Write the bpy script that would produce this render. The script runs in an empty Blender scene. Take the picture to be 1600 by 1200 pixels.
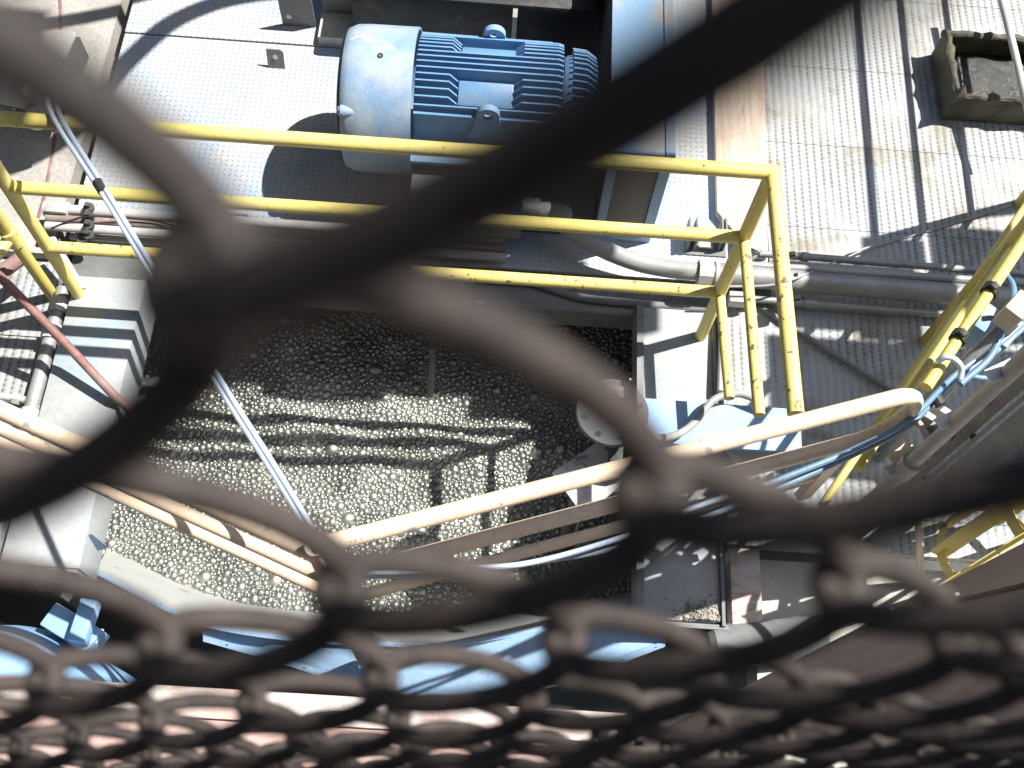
import bpy, bmesh, math, random
from mathutils import Vector, Matrix
from math import sin, cos, pi, radians, sqrt
random.seed(7)
scene = bpy.context.scene
col = scene.collection

# ------------------------------------------------------------------ camera
H = 3.7
FPX = 1650.0
RW = Matrix(((0.99765476, -0.06606328, -0.01790602),
             (0.05210992, 0.90270104, -0.42710116),
             (0.04437948, 0.42516642, 0.90402654)))
cam_d = bpy.data.cameras.new('camera')
cam = bpy.data.objects.new('camera', cam_d)
col.objects.link(cam)
cam.matrix_world = Matrix.Translation((0, 0, H)) @ RW.to_4x4()
cam_d.sensor_width = 36
cam_d.lens = FPX / 1600 * 36
cam_d.clip_start = 0.005
cam_d.clip_end = 500
cam_d.dof.use_dof = True
cam_d.dof.focus_distance = 3.5
cam_d.dof.aperture_fstop = cam_d.lens / 2.5
scene.camera = cam


def P(px, py, z):
    """world point at height z seen at photo pixel px,py (1600x1200)"""
    w = RW @ Vector(((px - 800) / FPX, -(py - 600) / FPX, -1.0))
    t = (z - H) / w.z
    return Vector((w.x * t, w.y * t, z))


# ------------------------------------------------------------------ materials
def new_mat(name):
    m = bpy.data.materials.new(name)
    m.use_nodes = True
    nt = m.node_tree
    b = nt.nodes['Principled BSDF']
    return m, nt, b


def N(nt, t, **kw):
    n = nt.nodes.new(t)
    for k, v in kw.items():
        if k in n.inputs:
            n.inputs[k].default_value = v
        else:
            setattr(n, k, v)
    return n


def noise(nt, scale, detail=4, rough=.55, vec=None, stretch=None, w=0.0):
    tc = N(nt, 'ShaderNodeTexCoord')
    src = tc.outputs['Object']
    if stretch or w:
        mp = N(nt, 'ShaderNodeMapping')
        mp.inputs['Scale'].default_value = stretch or (1, 1, 1)
        mp.inputs['Location'].default_value = (w * 3.1, w * 1.7, w * 2.3)
        nt.links.new(src, mp.inputs['Vector'])
        src = mp.outputs['Vector']
    n = N(nt, 'ShaderNodeTexNoise', Scale=scale, Detail=detail, Roughness=rough)
    nt.links.new(src, n.inputs['Vector'])
    return n.outputs['Fac']


def ramp(nt, fac, p0, p1):
    r = N(nt, 'ShaderNodeMapRange')
    r.inputs['From Min'].default_value = p0
    r.inputs['From Max'].default_value = p1
    nt.links.new(fac, r.inputs['Value'])
    return r.outputs['Result']


def mix(nt, fac, a, b):
    m = N(nt, 'ShaderNodeMix', data_type='RGBA')
    for s, v in ((m.inputs[0], fac), (m.inputs[6], a), (m.inputs[7], b)):
        if isinstance(v, (tuple, list)):
            s.default_value = (*v, 1) if len(v) == 3 else v
        elif isinstance(v, (int, float)):
            s.default_value = v
        else:
            nt.links.new(v, s)
    return m.outputs[2]


def math_(nt, op, a, b=None, c=None):
    m = N(nt, 'ShaderNodeMath', operation=op)
    for s, v in zip(m.inputs, (a, b, c)):
        if v is None:
            continue
        if isinstance(v, (int, float)):
            s.default_value = v
        else:
            nt.links.new(v, s)
    return m.outputs[0]


def bump(nt, b, h, strength=.3, dist=.01):
    bp = N(nt, 'ShaderNodeBump', Strength=strength, Distance=dist)
    nt.links.new(h, bp.inputs['Height'])
    nt.links.new(bp.outputs['Normal'], b.inputs['Normal'])


def paint(name, base, dirt, lo=.5, hi=.7, scale=6, rough=.5, metal=0.0, chip=None, chip_scale=40,
          chip_t=.68, bmp=.15, stretch=None, fine=.18):
    m, nt, b = new_mat(name)
    c = mix(nt, ramp(nt, noise(nt, scale, 5, .6, stretch=stretch), lo, hi), base, dirt)
    v = ramp(nt, noise(nt, scale * 14, 3, .6, w=1.0), .25, .75)
    dark = tuple(x * (1 - fine) for x in (1, 1, 1))
    mm = N(nt, 'ShaderNodeMix', data_type='RGBA', blend_type='MULTIPLY')
    mm.inputs[0].default_value = 1
    nt.links.new(c, mm.inputs[6])
    nt.links.new(mix(nt, v, dark, (1, 1, 1)), mm.inputs[7])
    c = mm.outputs[2]
    if chip:
        f = ramp(nt, noise(nt, chip_scale, 4, .65, w=2.0, stretch=stretch), chip_t, chip_t + .03)
        c = mix(nt, f, c, chip)
    nt.links.new(c, b.inputs['Base Color'])
    r = ramp(nt, noise(nt, scale * 3, 3, w=3.0), .2, .8)
    rr = N(nt, 'ShaderNodeMapRange')
    rr.inputs['To Min'].default_value = max(.05, rough - .1)
    rr.inputs['To Max'].default_value = min(1, rough + .15)
    nt.links.new(r, rr.inputs['Value'])
    nt.links.new(rr.outputs['Result'], b.inputs['Roughness'])
    b.inputs['Metallic'].default_value = metal
    if bmp:
        bump(nt, b, noise(nt, scale * 12, 4, w=4.0), bmp, .004)
    return m


M = {}
M['yellow'] = paint('yellow_paint', (.82, .69, .20), (.76, .63, .26), .45, .75, 5, .42, chip=(.13, .12, .10), chip_scale=55, chip_t=.66)
M['yellow_worn'] = paint('worn_yellow_paint', (.80, .66, .20), (.68, .56, .26), .45, .75, 6, .5, chip=(.17, .11, .08), chip_scale=38, chip_t=.6)
M['yellow_dull'] = paint('dull_yellow_paint', (.70, .57, .15), (.58, .47, .16), .45, .7, 6, .5, chip=(.1, .08, .05), chip_t=.68)
M['peach'] = paint('faded_peach_paint', (.80, .64, .47), (.74, .57, .40), .4, .7, 5, .5, chip=(.36, .31, .30), chip_scale=15, chip_t=.64)
M['blue'] = paint('motor_blue_paint', (.22, .34, .50), (.36, .42, .49), .42, .64, 7, .5, chip=(.43, .42, .41), chip_scale=11, chip_t=.62)
M['blue_fin'] = paint('clean_blue_paint', (.13, .27, .46), (.22, .32, .43), .5, .8, 8, .4)
M['blue_pale'] = paint('pale_blue_paint', (.24, .42, .64), (.32, .46, .61), .45, .75, 4, .45, fine=.1)
M['blue_mid'] = paint('sky_blue_paint', (.30, .46, .65), (.36, .49, .62), .45, .75, 5, .45, stretch=(3, 3, .6), chip=(.06, .12, .24), chip_scale=20, chip_t=.68)
M['blue_dusty'] = paint('dusty_blue_paint', (.22, .37, .55), (.42, .39, .36), .50, .66, 5, .55)
M['grey'] = paint('light_grey_paint', (.37, .38, .375), (.32, .36, .39), .45, .7, 3, .55, chip=(.30, .27, .23), chip_scale=16, chip_t=.68)
M['grey_blue'] = paint('grey_paint_with_blue', (.37, .385, .385), (.27, .38, .47), .5, .68, 3.5, .55, chip=(.33, .31, .28), chip_scale=15, chip_t=.69)
M['conduit'] = paint('galvanised_steel', (.36, .36, .35), (.28, .27, .26), .4, .7, 9, .45, metal=.25, fine=.22)
M['conduit_pale'] = paint('dusty_pale_pipe', (.50, .49, .47), (.38, .36, .34), .45, .7, 9, .55)
M['dark_steel'] = paint('dark_steel', (.07, .07, .07), (.13, .12, .11), .45, .7, 7, .55, metal=.2)
M['channel'] = paint('grey_channel_paint', (.16, .17, .17), (.24, .24, .23), .45, .7, 5, .6)
M['black'] = paint('black_rubber', (.018, .018, .018), (.05, .05, .05), .5, .7, 9, .6)
M['rust'] = paint('rust_red_paint', (.22, .105, .095), (.31, .21, .19), .45, .7, 9, .65, chip=(.45, .36, .33), chip_scale=60, chip_t=.66)
M['rusty'] = paint('dull_rusty_steel', (.27, .22, .20), (.20, .13, .11), .4, .7, 12, .7, chip=(.42, .40, .37), chip_scale=40, chip_t=.66)
M['lip'] = paint('stained_lip_paint', (.42, .43, .41), (.36, .37, .36), .42, .68, 4, .55, chip=(.31, .28, .22), chip_scale=11, chip_t=.645)
M['blocker'] = paint('sky_blocker_dark', (.05, .055, .062), (.035, .04, .045), .4, .7, 1, .8)  # dark colour of the unseen sheet and walls that block sky light
M['wire'] = paint('fence_wire_weathered', (.027, .020, .017), (.070, .051, .043), .4, .7, 60, .62, fine=.3, bmp=.25)
M['wood'] = paint('raw_wood_plank', (.62, .51, .41), (.50, .38, .28), .4, .66, 9, .75, stretch=(7, .5, 3), fine=.25, chip=(.22, .13, .07), chip_scale=14, chip_t=.68)
M['white'] = paint('off_white_paint', (.66, .65, .62), (.48, .46, .43), .5, .7, 7, .5)
M['flange'] = paint('flange_dark_grey', (.085, .09, .095), (.06, .065, .07), .45, .7, 5, .45)  # even dark grey for the valve flange and yoke
M['plate'] = paint('white_plate', (.70, .70, .68), (.42, .40, .36), .54, .68, 9, .5, chip=(.22, .17, .12), chip_scale=34, chip_t=.68)
M['beige'] = paint('beige_box_paint', (.55, .47, .38), (.44, .38, .31), .5, .7, 6, .5)
M['concrete'] = paint('gritty_concrete', (.44, .42, .38), (.34, .32, .29), .4, .68, 4, .9, fine=.35, chip=(.2, .18, .15), chip_scale=28, chip_t=.72, bmp=.4)
M['concrete_pale'] = paint('pale_concrete', (.60, .58, .51), (.49, .47, .41), .4, .7, 2.6, .9, fine=.15, chip=(.3, .27, .22), chip_scale=30, chip_t=.76, bmp=.25)
M['ledge'] = paint('peeling_white_paint', (.62, .56, .52), (.50, .36, .31), .44, .60, 9, .8, fine=.25, chip=(.36, .24, .2), chip_scale=60, chip_t=.64, stretch=(1, 3, 1))
M['ledge_pink'] = paint('faded_pink_concrete', (.50, .36, .32), (.44, .27, .23), .4, .7, 5, .85, fine=.25, chip=(.2, .15, .12), chip_scale=40, chip_t=.68)
M['brown'] = paint('rusty_brown_plate', (.20, .125, .105), (.25, .165, .14), .4, .7, 7, .7, fine=.3, chip=(.44, .36, .32), chip_scale=85, chip_t=.70, stretch=(1, 1, .5))
M['mud'] = paint('caked_mud', (.055, .05, .032), (.12, .105, .065), .4, .65, 9, .7, bmp=.7, fine=.4)
M['slurry'] = paint('wet_slurry', (.010, .010, .008), (.03, .03, .022), .45, .7, 14, .12, bmp=.8)
M['lower'] = paint('dirty_lower_floor', (.10, .10, .095), (.06, .06, .055), .4, .7, 1.2, .85)
M['rubble'] = paint('gravel_debris', (.42, .38, .33), (.24, .21, .18), .4, .6, 30, .9, bmp=.6)
M['bluecable'] = paint('pale_blue_cable', (.55, .65, .80), (.48, .58, .72), .4, .7, 10, .4)
M['bluehose'] = paint('blue_air_line', (.12, .23, .35), (.15, .25, .34), .4, .7, 8, .4)
M['hose'] = paint('grey_hose', (.34, .34, .33), (.27, .27, .26), .4, .7, 8, .55)
M['sticker'] = paint('sticker', (.7, .7, .68), (.55, .55, .53), .4, .7, 20, .5)


def checker_plate(name, pitch):
    m, nt, b = new_mat(name)
    tc = N(nt, 'ShaderNodeTexCoord')
    sp = N(nt, 'ShaderNodeSeparateXYZ')
    nt.links.new(tc.outputs['Object'], sp.inputs[0])
    x = math_(nt, 'DIVIDE', sp.outputs[0], pitch)
    y = math_(nt, 'DIVIDE', sp.outputs[1], pitch)
    fx, fy = math_(nt, 'FLOOR', x), math_(nt, 'FLOOR', y)
    par = math_(nt, 'FLOORED_MODULO', math_(nt, 'ADD', fx, fy), 2.0)
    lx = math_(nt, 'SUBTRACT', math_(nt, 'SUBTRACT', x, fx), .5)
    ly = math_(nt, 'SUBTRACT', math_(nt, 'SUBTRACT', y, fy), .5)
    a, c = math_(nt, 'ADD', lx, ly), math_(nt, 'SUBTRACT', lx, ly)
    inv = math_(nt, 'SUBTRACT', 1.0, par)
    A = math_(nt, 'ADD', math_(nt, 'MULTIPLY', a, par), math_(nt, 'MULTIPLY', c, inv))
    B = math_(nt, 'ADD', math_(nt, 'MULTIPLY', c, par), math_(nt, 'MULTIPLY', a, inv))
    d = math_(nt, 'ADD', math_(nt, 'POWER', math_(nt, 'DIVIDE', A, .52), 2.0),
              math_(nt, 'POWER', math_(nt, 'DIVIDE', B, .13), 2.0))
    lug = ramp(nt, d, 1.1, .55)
    base = mix(nt, ramp(nt, noise(nt, 1.6, 5, .62), .46, .60), (.41, .425, .44), (.27, .39, .53))
    base = mix(nt, ramp(nt, noise(nt, 3.3, 4, .6, w=1.4), .50, .66), base, (.47, .46, .44))
    base = mix(nt, ramp(nt, noise(nt, 60, 2, .5, w=2.4), .64, .72), base, (.36, .33, .30))
    base = mix(nt, math_(nt, 'MULTIPLY', lug, .8), base, (.21, .26, .32))  # lugs darkened in the colour, standing in for their shading
    nt.links.new(base, b.inputs['Base Color'])
    b.inputs['Roughness'].default_value = .5
    bump(nt, b, lug, .8, .004)
    return m


def perforated(name, pitch=.033, hole=.014):
    m, nt, b = new_mat(name)
    tc = N(nt, 'ShaderNodeTexCoord')
    sp = N(nt, 'ShaderNodeSeparateXYZ')
    nt.links.new(tc.outputs['Object'], sp.inputs[0])
    x = math_(nt, 'DIVIDE', sp.outputs[0], pitch)
    y = math_(nt, 'DIVIDE', sp.outputs[1], hole * 1.6)
    fx = math_(nt, 'FLOOR', x)
    y = math_(nt, 'ADD', y, math_(nt, 'MULTIPLY', math_(nt, 'FLOORED_MODULO', fx, 2.0), .5))
    lx = math_(nt, 'SUBTRACT', math_(nt, 'SUBTRACT', x, fx), .5)
    ly = math_(nt, 'SUBTRACT', math_(nt, 'SUBTRACT', y, math_(nt, 'FLOOR', y)), .5)
    d = math_(nt, 'ADD', math_(nt, 'POWER', math_(nt, 'DIVIDE', lx, .2), 2.0), math_(nt, 'POWER', math_(nt, 'DIVIDE', ly, .42), 2.0))
    hol = ramp(nt, d, 1.2, .6)
    clean = ramp(nt, noise(nt, 2.2, 5, .65, w=5.0), .58, .44)
    hol = math_(nt, 'MULTIPLY', hol, clean)
    base = mix(nt, ramp(nt, noise(nt, 2.0, 5, .62), .42, .62), (.345, .36, .375), (.335, .33, .30))
    base = mix(nt, ramp(nt, noise(nt, 4.4, 5, .7, w=2.2), .52, .68), base, (.22, .205, .16))
    base = mix(nt, ramp(nt, noise(nt, 50, 3, .6, w=3.2), .6, .72), base, (.28, .26, .23))
    base = mix(nt, math_(nt, 'MULTIPLY', hol, .72), base, (.12, .12, .12))
    nt.links.new(base, b.inputs['Base Color'])
    b.inputs['Roughness'].default_value = .65
    b.inputs['Metallic'].default_value = .1
    rib = math_(nt, 'ABSOLUTE', lx)
    bump(nt, b, math_(nt, 'SUBTRACT', rib, math_(nt, 'MULTIPLY', hol, .6)), .6, .006)
    return m


def mesh_screen(name, pitch=.013):
    m, nt, b = new_mat(name)
    tc = N(nt, 'ShaderNodeTexCoord')
    sp = N(nt, 'ShaderNodeSeparateXYZ')
    nt.links.new(tc.outputs['Object'], sp.inputs[0])
    z = math_(nt, 'ADD', sp.outputs[2], sp.outputs[1])
    u = math_(nt, 'DIVIDE', math_(nt, 'ADD', sp.outputs[0], z), pitch)
    v = math_(nt, 'DIVIDE', math_(nt, 'SUBTRACT', sp.outputs[0], z), pitch)
    lu = math_(nt, 'ABSOLUTE', math_(nt, 'SUBTRACT', math_(nt, 'FRACT', u), .5))
    lv = math_(nt, 'ABSOLUTE', math_(nt, 'SUBTRACT', math_(nt, 'FRACT', v), .5))
    edge = math_(nt, 'MAXIMUM', lu, lv)
    strand = ramp(nt, edge, .36, .40)
    c = mix(nt, strand, (.012, .012, .012), (.34, .30, .25))
    nt.links.new(c, b.inputs['Base Color'])
    b.inputs['Roughness'].default_value = .5
    bump(nt, b, strand, .8, .004)
    return m


def froth_mat():
    m, nt, b = new_mat('mineral_froth')
    c = mix(nt, ramp(nt, noise(nt, 6, 5, .6), .35, .65), (.29, .30, .27), (.47, .48, .44))
    nt.links.new(c, b.inputs['Base Color'])
    b.inputs['Metallic'].default_value = 1.0
    r = N(nt, 'ShaderNodeMapRange')
    r.inputs['To Min'].default_value = .43
    r.inputs['To Max'].default_value = .58
    nt.links.new(noise(nt, 40, 2), r.inputs['Value'])
    nt.links.new(r.outputs['Result'], b.inputs['Roughness'])
    bump(nt, b, noise(nt, 260, 2), .12, .002)
    return m


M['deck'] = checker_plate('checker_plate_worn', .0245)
M['walk'] = perforated('perforated_walkway_planks')
M['screen'] = mesh_screen('expanded_metal_screen')
M['froth'] = froth_mat()


# ------------------------------------------------------------------ mesh helpers
class MB:
    def __init__(self):
        self.bm = bmesh.new()

    def box(self, c, s, rz=0.0, bev=0.0, rot=None):
        r = bmesh.ops.create_cube(self.bm, size=1)
        vs = r['verts']
        mt = rot.to_4x4() if rot else Matrix.Rotation(rz, 4, 'Z')
        bmesh.ops.scale(self.bm, verts=vs, vec=s)
        if bev:
            es = list({e for v in vs for e in v.link_edges})
            rb = bmesh.ops.bevel(self.bm, geom=es, offset=bev, segments=2, affect='EDGES', profile=.5)
            vs = list({v for f in rb['faces'] for v in f.verts} | {v for v in vs if v.is_valid})
        bmesh.ops.transform(self.bm, matrix=Matrix.Translation(c) @ mt, verts=vs)
        return self

    def span(self, a, b, bev=0.0):
        a, b = Vector(a), Vector(b)
        return self.box((a + b) / 2, [abs(x) for x in (b - a)], 0, bev)

    def prism(self, pts, off):
        """closed planar polygon pts extruded by vector off"""
        off = Vector(off)
        lo = [self.bm.verts.new(p) for p in pts]
        hi = [self.bm.verts.new(Vector(p) + off) for p in pts]
        n = len(pts)
        f = [self.bm.faces.new(lo), self.bm.faces.new(hi[::-1])]
        for i in range(n):
            f.append(self.bm.faces.new((lo[i], hi[i], hi[(i + 1) % n], lo[(i + 1) % n])))
        bmesh.ops.recalc_face_normals(self.bm, faces=f)
        return self

    def tube(self, pts, r, seg=12, smooth=0, caps=True, closed=False):
        pts = [Vector(p) for p in pts]
        if smooth:
            pts = catmull(pts, smooth, closed)
        n = len(pts)
        tang = []
        for i in range(n):
            a = pts[(i - 1) % n] if closed else pts[max(0, i - 1)]
            b = pts[(i + 1) % n] if closed else pts[min(n - 1, i + 1)]
            t = b - a
            tang.append(t.normalized() if t.length > 1e-9 else Vector((0, 0, 1)))
        t0 = tang[0]
        nn = t0.orthogonal().normalized()
        rings = []
        for i in range(n):
            t = tang[i]
            nn = (nn - t * nn.dot(t)).normalized()
            bn = t.cross(nn)
            rr = r[i] if isinstance(r, (list, tuple)) else r
            if 0 < i < n - 1 or closed:   # keep width at mitred corners
                a = (pts[i] - pts[(i - 1) % n]).normalized()
                cs = max(.5, a.dot(t))
                rr = rr / cs if cs < .98 else rr
            rings.append([self.bm.verts.new(pts[i] + (nn * cos(2 * pi * k / seg) + bn * sin(2 * pi * k / seg)) * rr) for k in range(seg)])
        for i in range(n if closed else n - 1):
            A, B = rings[i], rings[(i + 1) % n]
            for k in range(seg):
                self.bm.faces.new((A[k], A[(k + 1) % seg], B[(k + 1) % seg], B[k]))
        if caps and not closed:
            self.bm.faces.new(rings[0][::-1])
            self.bm.faces.new(rings[-1])
        return self

    def lathe(self, prof, origin, axis, seg=40):
        """prof = [(along, radius)]"""
        axis = Vector(axis).normalized()
        u = axis.orthogonal().normalized()
        v = axis.cross(u)
        o = Vector(origin)
        rings = []
        for (a, r) in prof:
            rings.append([self.bm.verts.new(o + axis * a + (u * cos(2 * pi * k / seg) + v * sin(2 * pi * k / seg)) * max(r, 1e-4)) for k in range(seg)])
        fs = []
        for A, B in zip(rings, rings[1:]):
            for k in range(seg):
                fs.append(self.bm.faces.new((A[k], A[(k + 1) % seg], B[(k + 1) % seg], B[k])))
        bmesh.ops.recalc_face_normals(self.bm, faces=fs)
        return self

    def strip(self, A, B, th):
        """curved plate between two point rows with thickness vector th"""
        th = Vector(th)
        n = len(A)
        a = [self.bm.verts.new(p) for p in A]
        b = [self.bm.verts.new(p) for p in B]
        a2 = [self.bm.verts.new(Vector(p) + th) for p in A]
        b2 = [self.bm.verts.new(Vector(p) + th) for p in B]
        fs = []
        for i in range(n - 1):
            for q in ((a[i], a[i + 1], b[i + 1], b[i]), (a2[i], b2[i], b2[i + 1], a2[i + 1]),
                      (a[i], a2[i], a2[i + 1], a[i + 1]), (b[i], b[i + 1], b2[i + 1], b2[i])):
                fs.append(self.bm.faces.new(q))
        fs.append(self.bm.faces.new((a[0], b[0], b2[0], a2[0])))
        fs.append(self.bm.faces.new((a[-1], a2[-1], b2[-1], b[-1])))
        bmesh.ops.recalc_face_normals(self.bm, faces=fs)
        return self

    def build(self, name, m, parent=None, smooth=35, loc=None):
        me = bpy.data.meshes.new(name)
        if loc is not None:
            bmesh.ops.translate(self.bm, verts=self.bm.verts[:], vec=-Vector(loc))
        self.bm.to_mesh(me)
        self.bm.free()
        if smooth:
            me.polygons.foreach_set('use_smooth', [True] * len(me.polygons))
            me.set_sharp_from_angle(angle=radians(smooth))
        me.materials.append(m)
        o = bpy.data.objects.new(name, me)
        col.objects.link(o)
        if loc is not None:
            o.location = loc
        if parent:
            o.parent = parent
        return o


def catmull(pts, k, closed=False):
    out = []
    n = len(pts)
    rng = n if closed else n - 1
    for i in range(rng):
        p0 = pts[(i - 1) % n] if closed or i > 0 else pts[0] * 2 - pts[1]
        p1, p2 = pts[i], pts[(i + 1) % n]
        p3 = pts[(i + 2) % n] if closed or i + 2 < n else pts[-1] * 2 - pts[-2]
        for s in range(k):
            t = s / k
            out.append(.5 * ((2 * p1) + (p2 - p0) * t + (2 * p0 - 5 * p1 + 4 * p2 - p3) * t * t + (3 * p1 - p0 - 3 * p2 + p3) * t ** 3))
    if not closed:
        out.append(pts[-1])
    return out


def interp(pts, n):
    """n samples along smooth curve through pts"""
    c = catmull([Vector(p) for p in pts], 12)
    return [c[round(i * (len(c) - 1) / (n - 1))] for i in range(n)]


def tag(o, label, cat, group=None):
    o['label'] = label
    o['category'] = cat
    if group:
        o['group'] = group
    return o


def thing(name, label, cat, group=None, loc=(0, 0, 0)):
    o = bpy.data.objects.new(name, None)
    o.empty_display_size = .1
    o.location = (0, 0, 0)
    col.objects.link(o)
    return tag(o, label, cat, group)


def struct(o, label=None):
    o['kind'] = 'structure'
    if label:
        o['label'] = label
    return o


# ------------------------------------------------------------------ setting: floors and decks
struct(MB().span((-60, -60, -3.3), (60, 60, -3.0)).build('floor', M['lower']), 'dark dirty floor far below the platforms')
b = MB()
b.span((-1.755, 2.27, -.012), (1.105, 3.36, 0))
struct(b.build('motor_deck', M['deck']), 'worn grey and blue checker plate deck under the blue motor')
b = MB()
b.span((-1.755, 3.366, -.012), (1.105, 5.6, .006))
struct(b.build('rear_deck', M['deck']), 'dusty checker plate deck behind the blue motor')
struct(MB().span((-1.755, 2.27, -.14), (1.105, 5.6, -.013)).build('deck_frame', M['channel']), 'steel frame under the checker plate deck')
struct(MB().span((-5, 2.22, -.3), (-1.835, 5.6, -.05)).build('concrete_floor', M['concrete']), 'gritty concrete floor left of the deck')
b = MB()
for y0, y1 in ((.95, 1.42), (1.425, 1.86), (1.865, 2.215)):
    b.span((-5, y0, -.16), (-1.80, y1, -.10))
struct(b.build('side_walkway', M['walk']), 'perforated walkway left of the tank')
b = MB()
ys = [1.16, 1.30, 1.72, 2.166, 2.57, 3.01, 3.45, 3.9, 4.35, 4.8]
for y0, y1 in zip(ys, ys[1:]):
    b.span((1.112 if y0 > 2.1 else .90, y0 + .0012, -.05), (4.2, y1 - .0012, 0))
struct(b.build('walkway', M['walk']), 'perforated steel plank walkway right of the deck')
struct(MB().span((1.02, -.2, -.30), (4.2, 1.155, -.15)).build('slab', M['concrete_pale']), 'pale sunlit concrete slab at lower right')

# ------------------------------------------------------------------ flotation tank
tank = thing('flotation_tank', 'steel flotation tank full of dark bubbling mineral froth', 'tank')
BX0, BX1 = -1.69, -1.41
MB().span((BX0, .92, -.20), (BX1, 2.10, 0), .006).build('side_beam', M['grey_blue'], tank)
MB().span((-1.75, .98, -1.2), (-1.735, 2.6, -.21)).build('side_wall', M['channel'], tank)
b = MB()
b.span((.585, .87, -.25), (.86, 2.13, 0), .004)
MB().span((.558, .86, -.12), (.584, 2.13, .012)).build('inner_flange', M['channel'], tank)
MB().span((.88, .86, -1.2), (.90, 2.6, -.26)).build('side_wall', M['channel'], tank)
b.build('side_beam', M['grey'], tank)
MB().span((-1.75, 2.13, -.20), (.90, 2.262, -.06), .006).build('back_beam', M['channel'], tank)
MB().span((-1.73, 2.6, -1.2), (.88, 2.62, -.201)).build('back_wall', M['dark_steel'], tank)
MB().span((-1.66, .905, -.32), (-1.415, .917, .0)).build('end_plate', M['grey'], tank)
# front lip, curved, and the blue skirt outside it
nA = 40
FZ = -.64
inner = interp([P(160, 850, -.6), P(330, 925, -.6), P(500, 952, -.6), P(650, 958, -.6), P(820, 950, -.6), P(1010, 915, -.6)], nA)
outer = interp([P(150, 893, -.25), P(300, 968, -.25), P(440, 996, -.25), P(595, 1006, -.25), P(710, 1006, -.25), P(860, 978, -.25), P(1004, 936, -.25)], nA)
inner2 = [Vector((p.x, p.y, -.66)) for p in inner]
MB().strip(inner2, outer, (0, -.012, -.01)).build('lip', M['lip'], tank)
rim_a = [p + Vector((0, .006, .012)) for p in outer]
rim_b = [p + Vector((0, -.010, .006)) for p in outer]
MB().strip(rim_a, rim_b, (0, 0, -.02)).build('rim', M['blue_mid'], tank)
sk_t = interp([P(316, 986, -.30), P(372, 988, -.285), P(440, 1000, -.27), P(595, 1009, -.27), P(710, 1009, -.27), P(860, 981, -.22), P(960, 955, -.13), P(1030, 975, -.11)], nA)
sk_b = interp([P(318, 990, -.305), P(430, 1022, -.34), P(540, 1056, -.36), P(640, 1078, -.36), P(750, 1080, -.36), P(860, 1062, -.30), P(950, 1032, -.17), P(1040, 998, -.13)], nA)
MB().strip(sk_t, sk_b, (0, -.01, -.012)).build('skirt', M['blue_mid'], tank)
fl_b = [p + Vector((.0, -.026, -.012)) for p in sk_b]
fl = MB().strip([p + Vector((0, -.006, .004)) for p in sk_b], fl_b, (0, 0, -.012)).build('flange', M['blue_mid'], tank)
for i in range(2, nA - 1, 3):
    p = (sk_b[i] + fl_b[i]) / 2
    MB().lathe([(0, 0), (0, .006), (.008, .006), (.008, 0)], p + Vector((0, 0, -.004)), (0, 0, 1), 6).build('bolt', M['dark_steel'], fl)
g = MB()
g.prism([P(139, 835, -.01), P(165, 856, -.12), P(139, 862, -.15)], (.012, -.0, 0))
g.build('gusset', M['blue_mid'], tank)
# little lip plate at the near end of the right beam
MB().span((.86, .855, -.03), (.872, 2.12, .02)).build('edge_strip', M['channel'], tank)
MB().span((.565, .845, -.06), (.885, .862, .006)).build('end_lip', M['channel'], tank)

# froth: many bubbles over an undulating bed
def froth_z(x, y):
    return (FZ + .014 * sin(2.3 * x + 1.1 * y) + .012 * sin(5.1 * y - 1.7 * x) + .008 * sin(13 * x + 4 * sin(7 * y)) + .008 * sin(17 * y + 3 * sin(6 * x))
            + .03 * math.exp(-((y - 1.72 + .06 * x) / .08) ** 2) + .02 * math.exp(-((y - 2.0) / .1) ** 2))


def YF(i):
    x = -1.73 + 2.6 * i / 80
    return min(p.y for p in sorted(inner, key=lambda q: abs(q.x - x))[:2]) - .03


bm = bmesh.new()
nx, ny = 80, 60
grid = [[bm.verts.new((-1.73 + 2.6 * i / nx, YF(i) + (2.59 - YF(i)) * j / ny, froth_z(-1.73 + 2.6 * i / nx, YF(i) + (2.59 - YF(i)) * j / ny) - .004)) for j in range(ny + 1)] for i in range(nx + 1)]
for i in range(nx):
    for j in range(ny):
        bm.faces.new((grid[i][j], grid[i + 1][j], grid[i + 1][j + 1], grid[i][j + 1]))
rf = random.Random(3)
cell = .016
hashd = {}


def far_ok(x, y, r, ov):
    ci, cj = int(x // .05), int(y // .05)
    for a in range(ci - 1, ci + 2):
        for c in range(cj - 1, cj + 2):
            for (u, v, q) in hashd.get((a, c), ()):
                dd = (x - u) ** 2 + (y - v) ** 2
                if dd < ((r + q) * ov) ** 2:
                    return False
    return True


def YL(x):
    return sum(p.y for p in sorted(inner, key=lambda q: abs(q.x - x))[:2]) / 2 + .0


YT = [YL(-1.75 + .01 * k) for k in range(270)]


def YL(x):
    return YT[max(0, min(269, int((x + 1.75) * 100)))]


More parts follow.
